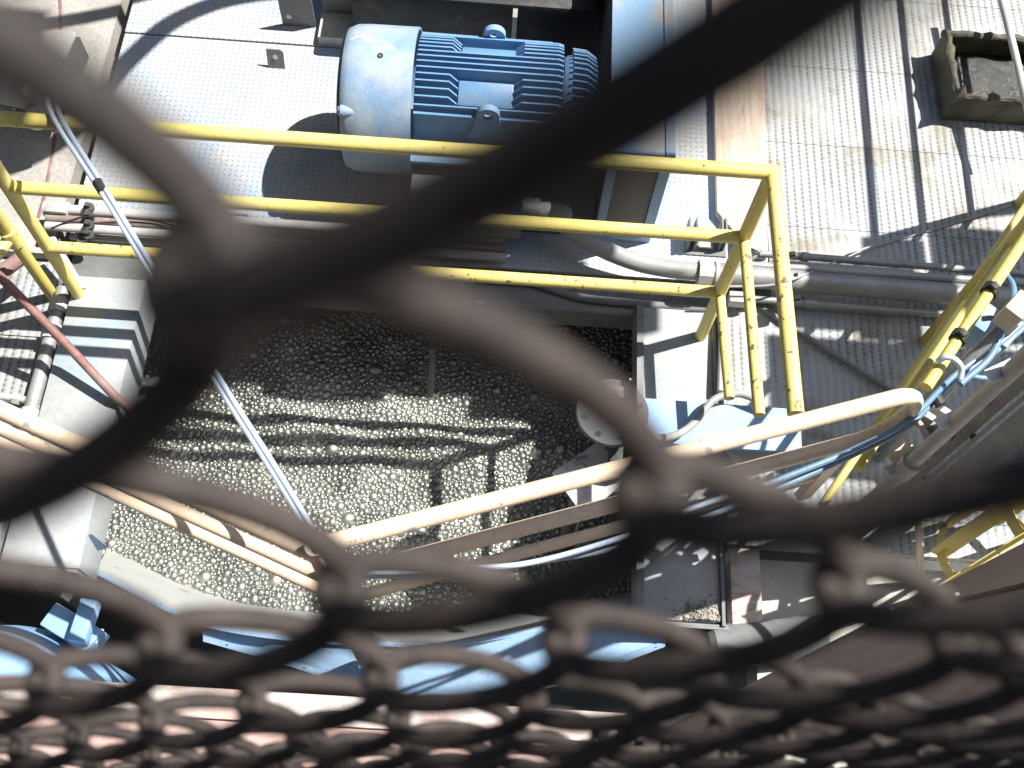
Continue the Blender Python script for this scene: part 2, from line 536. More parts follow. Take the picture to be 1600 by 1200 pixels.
bub = []
for r0, r1, tries, ov in ((.027, .042, 200, 1.0), (.018, .026, 3000, .82), (.012, .017, 26000, .74), (.007, .0115, 70000, .70), (.0048, .0068, 60000, .70)):
    for _ in range(tries):
        r = rf.uniform(r0, r1)
        x = rf.uniform(-1.68, .72)
        y = rf.uniform(.9, 2.4)
        if y < YL(x):
            continue
        big = .5 + .5 * sin(3 * x + 1) * sin(4 * y)       # bubble size changes in patches
        if r > .0095 and rf.random() > .5 + .5 * max(0, min(1, (1.6 - y) * 2 + big * .5)):
            continue
        if r > .021 and rf.random() > (.9 if y < 1.1 else .25):
            continue
        if far_ok(x, y, r, ov):
            hashd.setdefault((int(x // .05), int(y // .05)), []).append((x, y, r))
            bub.append((x, y, r))
for (x, y, r) in bub:
    z = froth_z(x, y) - r * (.25 if r < .018 else .45)
    sg = 10 if r > .009 else 7
    rows = 4 if r > .009 else 3
    ex = rf.uniform(.9, 1.15)
    an = rf.uniform(0, pi)
    ca, sa = cos(an), sin(an)
    rings = []
    for q in range(rows):
        th = pi / 2 * (1 - q / rows) * 1.0
        rr, zz = r * sin(th), r * cos(th) * .95
        ring = []
        for k in range(sg):
            t = 2 * pi * k / sg
            lx, ly = rr * cos(t) * ex, rr * sin(t) / ex
            ring.append(bm.verts.new((x + lx * ca - ly * sa, y + lx * sa + ly * ca, z + zz)))
        rings.append(ring)
    top = bm.verts.new((x, y, z + r * .95))
    for A, B in zip(rings, rings[1:]):
        for k in range(sg):
            bm.faces.new((A[k], A[(k + 1) % sg], B[(k + 1) % sg], B[k]))
    for k in range(sg):
        bm.faces.new((rings[-1][k], rings[-1][(k + 1) % sg], top))
me = bpy.data.meshes.new('froth')
bm.to_mesh(me)
bm.free()
me.polygons.foreach_set('use_smooth', [True] * len(me.polygons))
me.materials.append(M['froth'])
fo = bpy.data.objects.new('froth', me)
col.objects.link(fo)
fo['kind'] = 'stuff'
fo['label'] = 'dark olive mineral froth of packed shiny bubbles in the tank'

# ------------------------------------------------------------------ yellow guardrail by the motor
RR = .0235
gy = 2.015
XL, XR = -1.66, .815
gr = thing('guardrail', 'yellow three-rail guardrail crossing in front of the blue motor', 'guardrail')
for z, mt in ((1.077, 'yellow'), (.714, 'yellow'), (.345, 'yellow_worn')):
    MB().tube([(XL - (1.2 if z > 1 else 0), gy, z), (XR, gy, z)], RR, 16).build('rail', M[mt], gr)
for x, z1 in ((XL, 1.05), (XR, 1.09)):
    MB().tube([(x, gy, 0), (x, gy, z1)], RR, 16).build('post', M['yellow'], gr)
for z, ye in ((1.077, 1.205), (.714, 1.36), (.345, 1.585)):
    MB().tube([(XR, gy, z), (XR + .02, ye, z)], RR * (1 if z > 1 else .8), 16).build('side_rail', M['yellow_worn'], gr)

# left guardrail running towards the viewer beside the left walkway
gl = thing('guardrail', 'yellow guardrail at the left edge with rails running beside the left walkway', 'guardrail')
lx = -1.80
MB().tube([(lx, 2.05, -.1), (lx, 2.05, 1.08)], RR, 16).build('post', M['yellow_dull'], gl)
for z in (.345, .714, 1.077):
    MB().tube([(lx, 2.05, z), (lx - .32, 1.2, z), (lx - .4, .6, z)], RR * .9, 14).build('rail', M['yellow'], gl)
MB().tube([(lx, 2.05, .30), (lx, 2.05, .385)], RR * 1.35, 14).build('collar', M['yellow'], gl)

# ------------------------------------------------------------------ yellow diagonal guardrail at right
gd = thing('guardrail', 'yellow guardrail running diagonally down the right side with black clamps', 'guardrail')
dA, dB = Vector((2.22, 2.77, 0)), Vector((1.13, 1.20, 0))
for z, r in ((1.07, .0175), (.72, .0145), (.36, .0145)):
    MB().tube([dA + Vector((0, 0, z)), dA.lerp(dB, .925 if z > 1 else 1.0) + Vector((0, 0, z))], r, 14).build('rail', M['yellow_dull'], gd)
    MB().tube([dA + Vector((0, 0, z)), Vector((2.29, 5.2, z))], r, 14).build('rail', M['yellow_dull'], gd)
for q in (dA, dA.lerp(dB, .45)):
    MB().tube([q, q + Vector((0, 0, 1.09))], .023, 14).build('post', M['yellow_dull'], gd)
def dpt(t, z):
    return dA.lerp(dB, t) + Vector((0, 0, z))
for k, (t, z) in enumerate(((.715, 1.07), (.82, 1.07))):
    d = (dB - dA).normalized()
    c = dpt(t, z)
    o = MB().tube([c - d * .018, c + d * .014], .025, 12).box(c + Vector((0, 0, .026)), (.022, .022, .02), .6, .003).build('clamp', M['black'])
    o.location = (0, 0, 0)
    tag(o, ['black clamp on the diagonal yellow top rail just above the pale air line loop', 'black clamp on the lowest stretch of the diagonal yellow top rail'][k], 'clamp', 'clamps on the diagonal guardrail')

# ------------------------------------------------------------------ faded peach handrail near the viewer
ZP = 1.15
hr = thing('handrail', 'faded peach handrail with a corner post above the froth and a looped right end', 'handrail')
cpt = P(497, 866, ZP)
cx, cy = cpt.x, cpt.y
Lt = P(-120, 586, ZP)
Rt = P(1425, 617, ZP)
r_dir = (Rt - cpt)
r_dir.z = 0
r_dir.normalize()
l_dir = (Lt - cpt)
l_dir.z = 0
l_dir.normalize()
llen = (Lt - cpt).length
for dz in (0, .235, .42):
    MB().tube([Vector((cx, cy, ZP - dz)), Vector((cx, cy, ZP - dz)) + l_dir * llen], .024 if dz == 0 else .019, 16).build('rail', M['peach'], hr)
ZR = ZP + .065
Rt = P(1425, 615, ZR)
r_dir = Rt - cpt
r_dir.z = 0
rlen = r_dir.length
r_dir.normalize()
zs = [ZR, ZR - .30, ZR - .55]
rend = Vector((cx, cy, 0)) + r_dir * rlen
rad = (zs[0] - zs[1]) / 2
loop = [Vector((cx, cy, zs[0])), rend + Vector((0, 0, zs[0])) - r_dir * .12, rend + Vector((0, 0, zs[0])) - r_dir * .05]
for k in range(1, 12):
    a = pi / 2 - pi * k / 12
    loop.append(rend + r_dir * (-.05 + rad * .7 * cos(a)) + Vector((0, 0, (zs[0] + zs[1]) / 2 + rad * sin(a))))
loop += [rend + Vector((0, 0, zs[1])) - r_dir * .05, Vector((cx, cy, zs[1]))]
MB().tube(loop, .0225, 16).build('rail', M['peach'], hr)
MB().tube([Vector((cx, cy, zs[2])), Vector((cx, cy, zs[2])) + r_dir * rlen * .93], .018, 16).build('rail', M['peach'], hr)
MB().tube([(cx, cy, -.24), (cx, cy, ZR + .005)], .025, 16).build('post', M['peach'], hr)
pe = Vector((cx, cy, 0)) + r_dir * rlen * .955
MB().box((pe.x, pe.y, (zs[1] + .45) / 2), (.05, .03, zs[1] - .45), math.atan2(r_dir.y, r_dir.x), .004).build('post', M['peach'], hr)

# ------------------------------------------------------------------ blue motor
MX0, MX1 = -.655, .345
MY, MZ, MRr = 2.79, .355, .285
mo = thing('electric_motor', 'large dusty blue electric motor with cooling fins on the checker plate deck', 'motor')
ax = (1, 0, 0)
o0 = (0, MY, MZ)
# fan cover
fcx = -.375
b = MB()
b.lathe([(MX0 + .004, .0), (MX0 + .004, .19), (MX0, .20), (MX0, .252), (MX0 + .012, .268), (MX0 + .04, .281), (MX0 + .09, MRr), (fcx, MRr + .002), (fcx, MRr - .006), (MX0 + .09, MRr - .008), (MX0 + .09, .0)], o0, ax, 64)
fc = b.build('fan_cover', M['blue'], mo)
b = MB()
for k in range(5):
    rr = .03 + .034 * k
    b.lathe([(MX0 - .004, rr), (MX0 - .004, rr + .006), (MX0 + .006, rr + .006), (MX0 + .006, rr)], o0, ax, 32)
b.build('grille', M['dark_steel'], fc)
b = MB()
b.tube([(MX0 + .005, MY, MZ - .262), (MX0 + .005, MY, MZ - .262)], .001)
b = MB().lathe([(MX0 + .001, .250), (MX0 - .002, .253), (MX0 + .004, .264), (MX0 + .012, .268)], o0, ax, 64)
b.build('seam', M['black'], fc)
# cone-shaped boss on front of cover
bd = Vector((-.25, -.75, .62)).normalized()
MB().lathe([(0, 0), (0, .015), (.012, .024), (.035, .024), (.065, .014), (.095, .002), (.096, 0)], Vector((MX0 + .006, MY, MZ)) + Vector((0, -.75, .62)).normalized() * .268, (1, .0, .0), 20).build('boss', M['blue'], fc)
MB().lathe([(0, .011), (.006, .011), (.006, .004), (.0, .003)], Vector((-.50, MY, MZ)) + Vector((0, -.1, .993)) * (MRr - .002), Vector((0, -.1, .993)), 14).build('bolt', M['black'], fc)
# frame core and fins
f0, f1 = -.372, .195
fr = MB().lathe([(f0, 0), (f0, .205), (f1, .205), (f1, 0)], o0, ax, 48).build('frame', M['blue_fin'], mo)
b = MB()
offs = [(-.172 + .0265 * k) for k in range(14)]
for dy in offs:
    zt = sqrt(.272 ** 2 - dy * dy) - .012
    zb = sqrt(max(.205 ** 2 - dy * dy, .0)) - .02
    t = .0034
    segs = [(f0 + .004, f1 - .006)]
    if .055 < abs(dy) < .15:
        segs = [(f0 + .004, f0 + .165), (f1 - .19, f1 - .006)]
    for (a, c) in segs:
        ch = .035
        zt2 = zt
        inner_l = (a > f0 + .1)
        inner_r = (c < f1 - .1)
        pts = [(a, zb), (c, zb), (c, zt - (ch if inner_r else .008)), (c - (ch * .9 if inner_r else .02), zt), (a + (ch * .9 if inner_l else .004), zt), (a, zt - (ch if inner_l else .002))]
        b.prism([(x, MY + dy - t, MZ + z) for x, z in pts], (0, 2 * t, 0))
b.build('fins', M['blue_fin'], fr, smooth=0)
# pads between the broken fins
for sy in (-1, 1):
    th = math.atan2(.10, .19) * sy
    nrm = Vector((0, sin(th), cos(th)))
    rot = Vector((0, 0, 1)).rotation_difference(nrm).to_matrix()
    MB().box(Vector((-.10, MY, MZ)) + nrm * .208, (.21, .095, .03), bev=.006, rot=rot).build('pad', M['blue_fin'], fr)
# lug plates and lifting lugs
for sy in (-1, 1):
    yy = MY + sy * .196
    b = MB()
    pts = [(f0 + .006, .02), (f1 - .01, .02), (f1 - .01, .135), (f1 - .05, .175), (f0 + .006, .180)]
    b.prism([(x, yy - .005, MZ + z) for x, z in pts], (0, .010, 0))
    b.build('side_plate', M['blue_fin'], fr, smooth=0)
    b = MB()
    lc = Vector((-.085, yy, MZ + .195))
    b.lathe([(-.013, .019), (-.013, .044), (.013, .044), (.013, .019), (-.013, .019)], lc, (0, 1, 0), 28)
    ring = [(-.046, -.0), (-.072, -.14), (.072, -.14), (.046, 0)]
    b.prism([lc + Vector((-.043, -.0125, -.01)), lc + Vector((-.075, -.0125, -.13)), lc + Vector((.075, -.0125, -.13)), lc + Vector((.043, -.0125, -.01)), lc + Vector((.019, -.0125, -.03)), lc + Vector((-.019, -.0125, -.03))], (0, .025, 0))
    b.build('lifting_lug', M['blue_dusty'], fr)
# ledge below front plate, feet
MB().span((f0 - .005, MY - .295, MZ - .005), (f1 - .02, MY - .19, MZ + .012), .003).build('ledge', M['blue_dusty'], fr)
MB().span((f0 + .01, MY - .28, MZ - .16), (f1 - .03, MY - .10, MZ - .007)).build('side_housing', M['dark_steel'], fr)
for xx in (f0 + .05, f1 - .1):
    MB().span((xx - .05, MY - .29, 0.012), (xx + .06, MY + .29, .035), .003).span((xx - .03, MY - .2, .035), (xx + .03, MY + .2, MZ - .15)).build('foot', M['blue_fin'], mo)
# drive end bell with short fins
b = MB().lathe([(f1, .21), (f1 + .018, .222), (f1 + .03, .222), (f1 + .03, .20), (f1 + .12, .17), (f1 + .135, .09), (f1 + .14, .045), (f1 + .30, .03), (f1 + .30, 0)], o0, ax, 48)
eb = b.build('end_bell', M['blue_fin'], mo)
b = MB()
for k in range(14):
    dy = -.19 + .0292 * k
    zt = sqrt(max(.248 ** 2 - dy * dy, .01))
    b.prism([(x, MY + dy - .0035, MZ + z) for x, z in [(f1 + .032, .03), (f1 + .032, zt), (f1 + .085, zt - .006), (f1 + .125, zt - .04), (f1 + .14, zt * .5), (f1 + .14, .03)]], (0, .007, 0))
b.build('fins', M['blue_fin'], eb, smooth=0)
# terminal box
tb = MB().span((-.36, MY - .44, MZ - .26), (.07, MY - .285, MZ - .06), .008).build('terminal_box', M['blue_dusty'], mo)
MB().lathe([(0, .0), (0, .016), (.015, .016), (.015, 0)], (-.25, MY - .40, MZ - .06), (0, 0, 1), 8).build('bolt', M['dark_steel'], tb)
MB().span((-.37, MY - .45, MZ - .06), (-.10, MY - .287, MZ - .052), .003).build('lid', M['conduit'], tb)
hubp = Vector((.07, MY - .37, MZ - .15))
MB().lathe([(0, .055), (.03, .055), (.03, .048), (.07, .048), (.07, .0)], hubp, (1, 0, 0), 20).build('hub', M['conduit'], tb)

# motor base and gearing behind
mb_ = thing('machine_base', 'dark steel slide base under the blue motor', 'motor base')
MB().span((-.42, MY - .34, .0), (.25, MY - .26, .012)).build('rail', M['dark_steel'], mb_)
MB().span((-.42, MY + .26, .0), (.25, MY + .34, .012)).build('rail', M['dark_steel'], mb_)
gb = thing('gearbox', 'black gearbox with a big round cover in the shade behind the motor', 'gearbox')
MB().span((-.72, 3.38, .0), (.34, 4.2, .32), .02).build('housing', M['black'], gb)
MB().lathe([(0, .25), (.04, .26), (.06, .24), (.07, .06), (.12, .05), (.12, 0)], (-.30, 3.70, .32), (0, 0, 1), 40).build('cover', M['black'], gb)
MB().lathe([(0, .16), (.06, .16), (.08, .13), (.08, 0)], (.18, 3.62, .32), (0, 0, 1), 32).build('cover', M['black'], gb)
MB().span((-.02, 3.33, .06), (.0, 3.40, .30)).build('tab', M['conduit'], gb)

# belt guard
bg = thing('belt_guard', 'tall dusty blue belt guard with mesh front beside the motor', 'belt guard')
GX0, GX1, GY0 = .375, .61, 2.45
MB().span((GX0, GY0, .545), (GX1 - .03, 5.2, .56)).build('top_panel', M['blue_dusty'], bg)
MB().span((GX1 - .029, GY0 - .005, .50), (GX1 + .006, 5.2, .566)).build('top_edge', M['blue_dusty'], bg)
MB().span((GX1 - .006, GY0, .0), (GX1, 5.2, .50)).build('side_panel', M['blue_dusty'], bg)
MB().span((GX0, GY0 + .012, .0), (GX0 + .006, 5.2, .545)).build('side_panel', M['dark_steel'], bg)
b = MB()
b.span((GX0, GY0 - .012, 0), (GX0 + .035, GY0, .545)).span((GX1 - .04, GY0 - .012, 0), (GX1, GY0, .499)).span((GX0 + .035, GY0 - .012, .50), (GX1 - .04, GY0, .545)).span((GX0 + .035, GY0 - .012, 0), (GX1 - .04, GY0, .03))
b.build('front_frame', M['blue_mid'], bg, smooth=0)
MB().span((GX0 + .03, GY0 + .001, .02), (GX1 - .03, GY0 + .006, .52)).build('front_mesh', M['screen'], bg)

# flexible conduit and the big grey pipe to the right
cz = .16
flex = [hubp + Vector((.06, 0, 0)), hubp + Vector((.16, -.005, .0)), P(880, 350, .17), P(930, 383, .14), P(990, 408, .12), P(1045, 420, .11), P(1098, 425, .11)]
fcd = MB().tube(flex, .036, 18, smooth=10).build('conduit', M['hose'])
tag(fcd, 'thick grey flexible conduit curving from the motor terminal box', 'conduit')
pp0, pp1 = P(1098, 426, .11), P(1530, 463, .11)
pl = thing('pipe', 'thick grey steel pipe lying across the walkway behind the yellow side rails', 'pipe')
MB().tube([pp0, pp1 + (pp1 - pp0) * .4], .045, 24).build('run', M['conduit'], pl)
dirx = (pp1 - pp0).normalized()
MB().tube([pp0 - dirx * .02, pp0 + dirx * .035], .054, 8).tube([pp0 + dirx * .045, pp0 + dirx * .06], .050, 24).build('coupling', M['conduit_pale'], pl)


def conduit(name, pts, r, mt, label, cat='conduit', smooth=0, couplings=(), group=None, seg=14):
    o = MB().tube(pts, r, seg, smooth=smooth).build(name, M[mt])
    tag(o, label, cat, group)
    for (a, bb) in couplings:
        MB().tube([a, bb], r * 1.35, 14).build('coupling', M[mt], o)
    return o


# thin conduits right
q0, q1 = P(1180, 398, .10), P(1560, 425, .10)
conduit('conduit', [P(1165, 412, .08), P(1180, 400, .10), P(1215, 398, .10), q1, q1 + (q1 - q0) * .3], .015, 'conduit', 'upper thin grey conduit running right above the thick walkway pipe', smooth=6, couplings=[(P(1252, 401, .10), P(1262, 402, .10))])
q0, q1 = P(1140, 412, .14), P(1560, 440, .14)
conduit('conduit', [q0, q1, q1 + (q1 - q0) * .3], .016, 'conduit', 'thin grey conduit hugging the upper side of the thick walkway pipe')
q0, q1 = P(1175, 467, .06), P(1545, 496, .06)
conduit('conduit', [q0, q1, q1 + (q1 - q0) * .3], .014, 'conduit', 'thin grey conduit running along the near side of the thick walkway pipe', couplings=[(P(1255, 473, .06), P(1272, 474, .06))])
jb = MB().box(P(1155, 468, .07), (.09, .05, .05), 0, .006).build('junction_box', M['conduit_pale'])
tag(jb, 'small pale rectangular conduit box beside the yellow corner post', 'junction box')
# brackets near end of plank
br = thing('bracket', 'dark steel bracket stand with bolted feet beside the plank end', 'bracket')
for px in (1072, 1083, 1122, 1128):
    p = P(px, 392, 0)
    MB().span((p.x - .004, p.y - .005, 0), (p.x + .004, p.y + .10, .10)).build('web', M['channel'], br)
p = P(1100, 394, 0)
MB().span((p.x - .08, p.y - .02, .0), (p.x + .09, p.y + .10, .008)).build('base_plate', M['channel'], br)
MB().span((p.x - .028, p.y + .0, .03), (p.x + .028, p.y + .03, .04)).build('tag_plate', M['beige'], br)
# strut support clamps on conduit right
for k, (px, py) in enumerate(((1225, 402), (1229, 436), (1232, 470))):
    p = P(px, py, .12)
    o = MB().box(p, (.02, .06, .06), 0, .004).lathe([(0, .012), (.03, .012), (.03, 0)], p + Vector((.01, 0, .02)), (1, 0, .4), 8).build('pipe_clamp', M['black'])
    tag(o, ['small black clamp on the upper thin conduit right of the yellow post', 'small black clamp on the thick pipe right of the yellow post', 'small black clamp on the lower thin conduit right of the yellow post'][k], 'clamp', 'clamps beside the yellow post')

# left conduits
lc_ = []
for k, (py0, py1, r, mt, lab) in enumerate(((327, 352, .021, 'conduit_pale', 'upper pale conduit of three along the deck front edge'),
                                            (340, 362, .016, 'rusty', 'rusty thin conduit between two pale ones along the deck front edge'),
                                            (353, 378, .019, 'conduit_pale', 'lower pale conduit of three along the deck front edge'))):
    x1 = 790
    a, c = P(72 if k else 100, py0, .05), P(x1, py0 + (py1 - py0) * (x1 - 72) / 400 * .95, .05)
    oc = conduit('conduit', [a, Vector((c.x, a.y, .05))], r, mt, lab, group='conduits along the deck edge')
    if k == 0:
        lc_.append(oc)
cb = MB().tube([P(70, 326, .05), P(108, 328, .05)], .032, 12).box(P(89, 325, .075), (.085, .05, .02), 0, .006).build('conduit_body', M['conduit_pale'], lc_[0])
ck = thing('pipe_clamp', 'row of dark strut clamps and springs holding the three left conduits', 'clamp')
for py in (326, 340, 354, 369):
    p = P(140, py, .075)
    MB().lathe([(0, .022), (.014, .022), (.014, .010), (.035, .010), (.035, 0)], p, (0, 0, 1), 8).build('clamp', M['dark_steel'], ck)
a, c = P(142, 322, .02), P(138, 380, .02)
MB().span((a.x - .018, c.y, -.05), (a.x + .018, a.y, .022)).build('strut', M['dark_steel'], ck)
# thin wires
conduit('wire_lead', [P(80, 357, .06), P(110, 345, .08), P(140, 338, .1), P(200, 340, .09), P(250, 347, .08), P(300, 362, .08)], .004, 'black', 'thin black lead looping over the left conduits', 'wire', 8, seg=8)
conduit('wire_lead', [P(1118, 448, .15), P(1200, 446, .16), P(1240, 436, .17), P(1290, 415, .12), P(1340, 392, .05), P(1400, 375, .01), P(1480, 352, .01), P(1580, 320, .01)], .005, 'hose', 'thin grey lead crossing the walkway and over the thick pipe', 'wire', 8, seg=8)
conduit('bar', [P(1190, 480, .02), P(1235, 510, .02), P(1395, 612, .02)], .011, 'channel', 'dark bar lying diagonally across the shaded walkway', 'bar')
# conduit under low rail in the beam
conduit('conduit', [Vector((-.1, 2.235, -.04)), Vector((.12, 2.235, -.04)), Vector((.26, 2.20, -.045)), Vector((.40, 2.175, -.045)), Vector((.86, 2.165, -.045))], .017, 'channel', 'dark conduit bending along the beam under the low yellow rail', smooth=8)
conduit('conduit', [Vector((-1.3, 2.115, -.03)), Vector((.84, 2.115, -.03))], .014, 'channel', 'dark straight conduit along the back edge of the tank')
MB_ = thing('conduit_hanger', 'small steel hanger on the straight conduit at the tank back edge', 'hanger')
p = P(748, 445, 0)
MB().span((p.x - .03, 2.10, -.06), (p.x - .02, 2.13, .0)).span((p.x + .02, 2.10, -.06), (p.x + .03, 2.13, .0)).span((p.x - .03, 2.095, -.012), (p.x + .03, 2.105, .006)).build('plate', M['channel'], MB_)

# plank
pk = MB()
pts = [P(1112, -60, .045), P(1116, 140, .045), P(1121, 330, .045), P(1150, 365, .045), P(1152, 395, .045), P(1200, 398, .045), P(1194, 140, .045), P(1190, -60, .045)]
pk.prism(pts, (0, 0, -.042))
tag(pk.build('plank', M['wood']), 'splintered raw wooden plank lying along the deck edge', 'plank')


# tabs on the deck
def deck_tab(px, py, w, h, z, hole, label, mt='channel', lean=.35):
    p = P(px, py, 0)
    t = thing('tab', label, 'tab')
    bb = MB()
    pts = [(-w / 2, 0), (w / 2, 0), (w / 2, h - .012), (w / 2 - .012, h), (-w / 2, h)]
    bb.prism([p + Vector((x, lean * zz, zz)) for x, zz in pts], (0, .006, 0))
    bb.build('plate', M[mt], t, smooth=0)
    MB().lathe([(0, hole), (.001, hole), (.001, 0)], p + Vector((0, lean * h * .62 - .0015, h * .62)), (0, -1, .35), 16).build('hole', M['sticker'], t)
    return t


deck_tab(432, 107, .075, .085, 0, .011, 'dark steel tab with a hole standing on the checker plate')
deck_tab(376, 347, .085, .035, 0, .010, 'low dark tab with a hole at the deck front edge')
bt = thing('bracket_plate', 'dark bracket plate with a hole hanging behind the deck seam', 'bracket')
p = P(468, 42, 0)
MB().span((p.x - .075, p.y, .0), (p.x + .075, p.y + .008, .17)).build('plate', M['channel'], bt)
MB().lathe([(0, .012), (.001, .012), (.001, 0)], (p.x - .04, p.y - .001, .06), (0, -1, 0), 16).build('hole', M['sticker'], bt)
pd = MB().span((P(498, 70, 0).x, P(498, 70, 0).y, 0), (P(566, 70, 0).x, P(498, 70, 0).y + .35, .05), .004).build('pedestal', M['concrete_pale'])
tag(pd, 'low pale concrete block behind the motor fan cover', 'block')
dk = MB().span((P(505, 40, 0).x, 3.52, .05), (P(570, 40, 0).x, 3.9, .22), .01).build('bearing_block', M['channel'])
tag(dk, 'grey bearing block on the pale pedestal behind the fan cover', 'bearing block')

# ------------------------------------------------------------------ left corner items
dv = thing('sensor_unit', 'dusty off-white instrument unit with a sticker at upper left', 'instrument')
p = P(40, 120, .25)
MB().lathe([(-.30, 0), (-.30, .10), (-.27, .125), (.10, .13), (.13, .11), (.13, 0)], p, (1, -.12, -.05), 28).build('body', M['white'], dv)
MB().box(P(105, 88, .27), (.075, .15, .14), -.1, .006).build('head', M['conduit_pale'], dv)
MB().box(P(121, 92, .27), (.02, .13, .12), -.1, .004).build('flange', M['dark_steel'], dv)
MB().box(P(44, 64, .385), (.085, .075, .004), -.1).build('sticker', M['sticker'], dv)
MB().lathe([(-.1, .03), (.06, .03), (.06, .045), (.10, .045), (.10, 0)], P(50, 165, .2), (.5, -.85, .1), 20).build('gland', M['white'], dv)
MB().tube([p + Vector((-.1, .02, -.11)), (p.x - .1, p.y + .02, -.1)], .03, 12).build('stand', M['channel'], dv)
conduit('pipe', [P(93, -60, -.07), P(97, 60, -.07), P(90, 200, -.07), P(74, 300, -.07), P(62, 345, -.07)], .022, 'rust', 'rusty red pipe lying on the concrete at upper left', 'pipe', 6)
conduit('pipe', [P(-60, 385, .45), P(0, 432, .35), P(110, 545, .14), P(178, 618, .05), P(224, 658, -.04)], .017, 'rust', 'rusty red pipe sloping from the left edge down into the froth tank', 'pipe')
conduit('pipe', [P(40, 398, .1), P(10, 420, .1), P(-40, 435, .1)], .028, 'rust', 'short rusty pipe end beside the left yellow collar', 'pipe')
conduit('pipe', [P(78, 375, .06), P(100, 412, .03), P(126, 455, .0)], .025, 'conduit_pale', 'stubby dusty pipe stub at the foot of the left yellow post', 'pipe')
b = MB()
lp = thing('pipe', 'grey pipe with couplings running along the left tank beam', 'pipe')
lpts = [P(102, 450, .02), P(88, 490, .02), P(60, 590, .02), P(30, 690, .02), P(-10, 830, .02)]
MB().tube([Vector((-1.735, 2.05, -.03)), Vector((-1.735, .6, -.03))], .028, 14).build('run', M['conduit'], lp)
for yy in (2.0, 1.88, 1.52, 1.22):
    MB().tube([(-1.735, yy, -.03), (-1.735, yy - .06, -.03)], .038, 10).build('coupling', M['conduit_pale'], lp)
lc2 = thing('pipe', 'small grey pipe elbow with a nut joining the left pipe from the walkway', 'pipe')
MB().tube([P(-40, 615, -.05), P(20, 622, -.05), P(48, 628, -.04), P(58, 640, -.03)], .015, 12, smooth=6).build('run', M['conduit_pale'], lc2)
MB().tube([P(22, 623, -.05), P(32, 625, -.05)], .022, 6).build('nut', M['conduit_pale'], lc2)
he = MB().tube([P(224, 640, -.52), P(236, 612, -.52), P(252, 602, -.53)], .045, 18, smooth=6).build('hose_end', M['hose'])
tag(he, 'muddy grey hose end lying at the left side of the froth', 'hose')
rod = MB().tube([P(677, 540, -.3), P(672, 615, -.62)], .018, 12).build('level_rod', M['dark_steel'])
tag(rod, 'dark steel level rod standing in the shaded froth', 'rod')

# ------------------------------------------------------------------ valve stand with the round flange
vs = thing('valve_actuator', 'grey round flange with bolt holes on a stem over a square white base plate', 'valve')
dc = P(957, 643, .48)
b = MB().lathe([(-.024, 0), (-.024, .118), (-.02, .122), (-.002, .122), (0, .120), (0, 0)], dc, (0, 0, 1), 56)
dk_ = b.build('flange', M['flange'], vs)
b = MB()
for k in range(8):
    a = 2 * pi * (k + .35) / 8
    b.lathe([(0, .0105), (.0012, .0105), (.0012, 0)], dc + Vector((cos(a) * .096, sin(a) * .096, 0)), (0, 0, 1), 14)
b.build('bolt_holes', M['black'], dk_)
MB().lathe([(0, .005), (.003, .005), (.003, 0)], dc + Vector((-.01, -.03, 0)), (0, 0, 1), 12).build('centre_mark', M['dark_steel'], dk_)
MB().box(dc + Vector((.012, .072, .006)), (.075, .042, .012), -.15, .003).build('block', M['rusty'], vs)
MB().tube([dc + Vector((0, 0, -.02)), Vector((dc.x, dc.y, .26))], .022, 16).build('stem', M['conduit'], vs)
bp = [P(863, 738, .27), P(935, 690, .27), P(990, 742, .27), P(912, 806, .27)]
pz = MB().prism(bp, (0, 0, -.012)).build('base_plate', M['plate'], vs, smooth=0)
bm_c = (P(962, 690, .3) + P(960, 745, .3)) / 2
MB().box(Vector((bm_c.x, bm_c.y, .31)), (.045, .15, .07), -.05, .004).build('yoke', M['flange'], vs)
MB().tube([P(900, 721, .285), P(917, 716, .285)], .013, 12).build('pin', M['conduit'], vs)
MB().box((bp[0] + bp[2]) / 2 + Vector((-.03, .03, .002)), (.16, .006, .006), -.7).build('bar', M['conduit'], vs)
pm = (bp[1] + bp[3]) / 2
MB().span((pm.x - .02, pm.y - .04, .20), (.70, pm.y + .04, .257)).build('arm', M['channel'], vs)
MB().span((.62, pm.y - .035, .001), (.69, pm.y + .035, .20)).build('bracket', M['channel'], vs)
MB().tube([Vector((pm.x - .02, pm.y, .2)), Vector((pm.x - .02, pm.y, -.7))], .03, 14).build('shaft', M['dark_steel'], vs)

# blue sloped cover box
bc = thing('cover_box', 'pale blue sheet metal cover box at the near end of the yellow side rails', 'cover')
b = MB()
zt = .14
b.prism([P(1005, 622, zt), P(1250, 640, zt), P(1253, 706, zt), P(1130, 700, zt), P(1000, 688, zt)], (0, 0, -.02))
b.build('lid', M['blue_pale'], bc, smooth=0)
b = MB()
t0 = [P(1012, 626, .118), P(1244, 643, .118), P(1246, 700, .118), P(1130, 695, .118), P(1006, 684, .118)]
b.prism(t0, (0, 0, -.117))
b.build('body', M['grey_blue'], bc, smooth=0)
b = MB().prism([P(1134, 702, .1), P(1218, 706, .1), P(1195, 740, .0), P(1165, 745, .0)], (0, 0, -.01))
b.build('apron', M['grey_blue'], bc, smooth=0)

hz = .2
conduit('hose', [P(1012, 680, .40), P(1030, 685, .34), P(1060, 678, .22), P(1085, 660, .2), P(1115, 625, .2), P(1150, 615, .19), P(1180, 624, .19), P(1200, 640, .17)], .014, 'hose', 'grey hose arching from the round flange over the pale blue box', 'hose', 8)
conduit('pipe', [P(1130, 482, .05), P(1128, 540, .05), P(1126, 612, .05)], .014, 'conduit_pale', 'thin upright-looking grey pipe along the right tank beam', 'pipe')

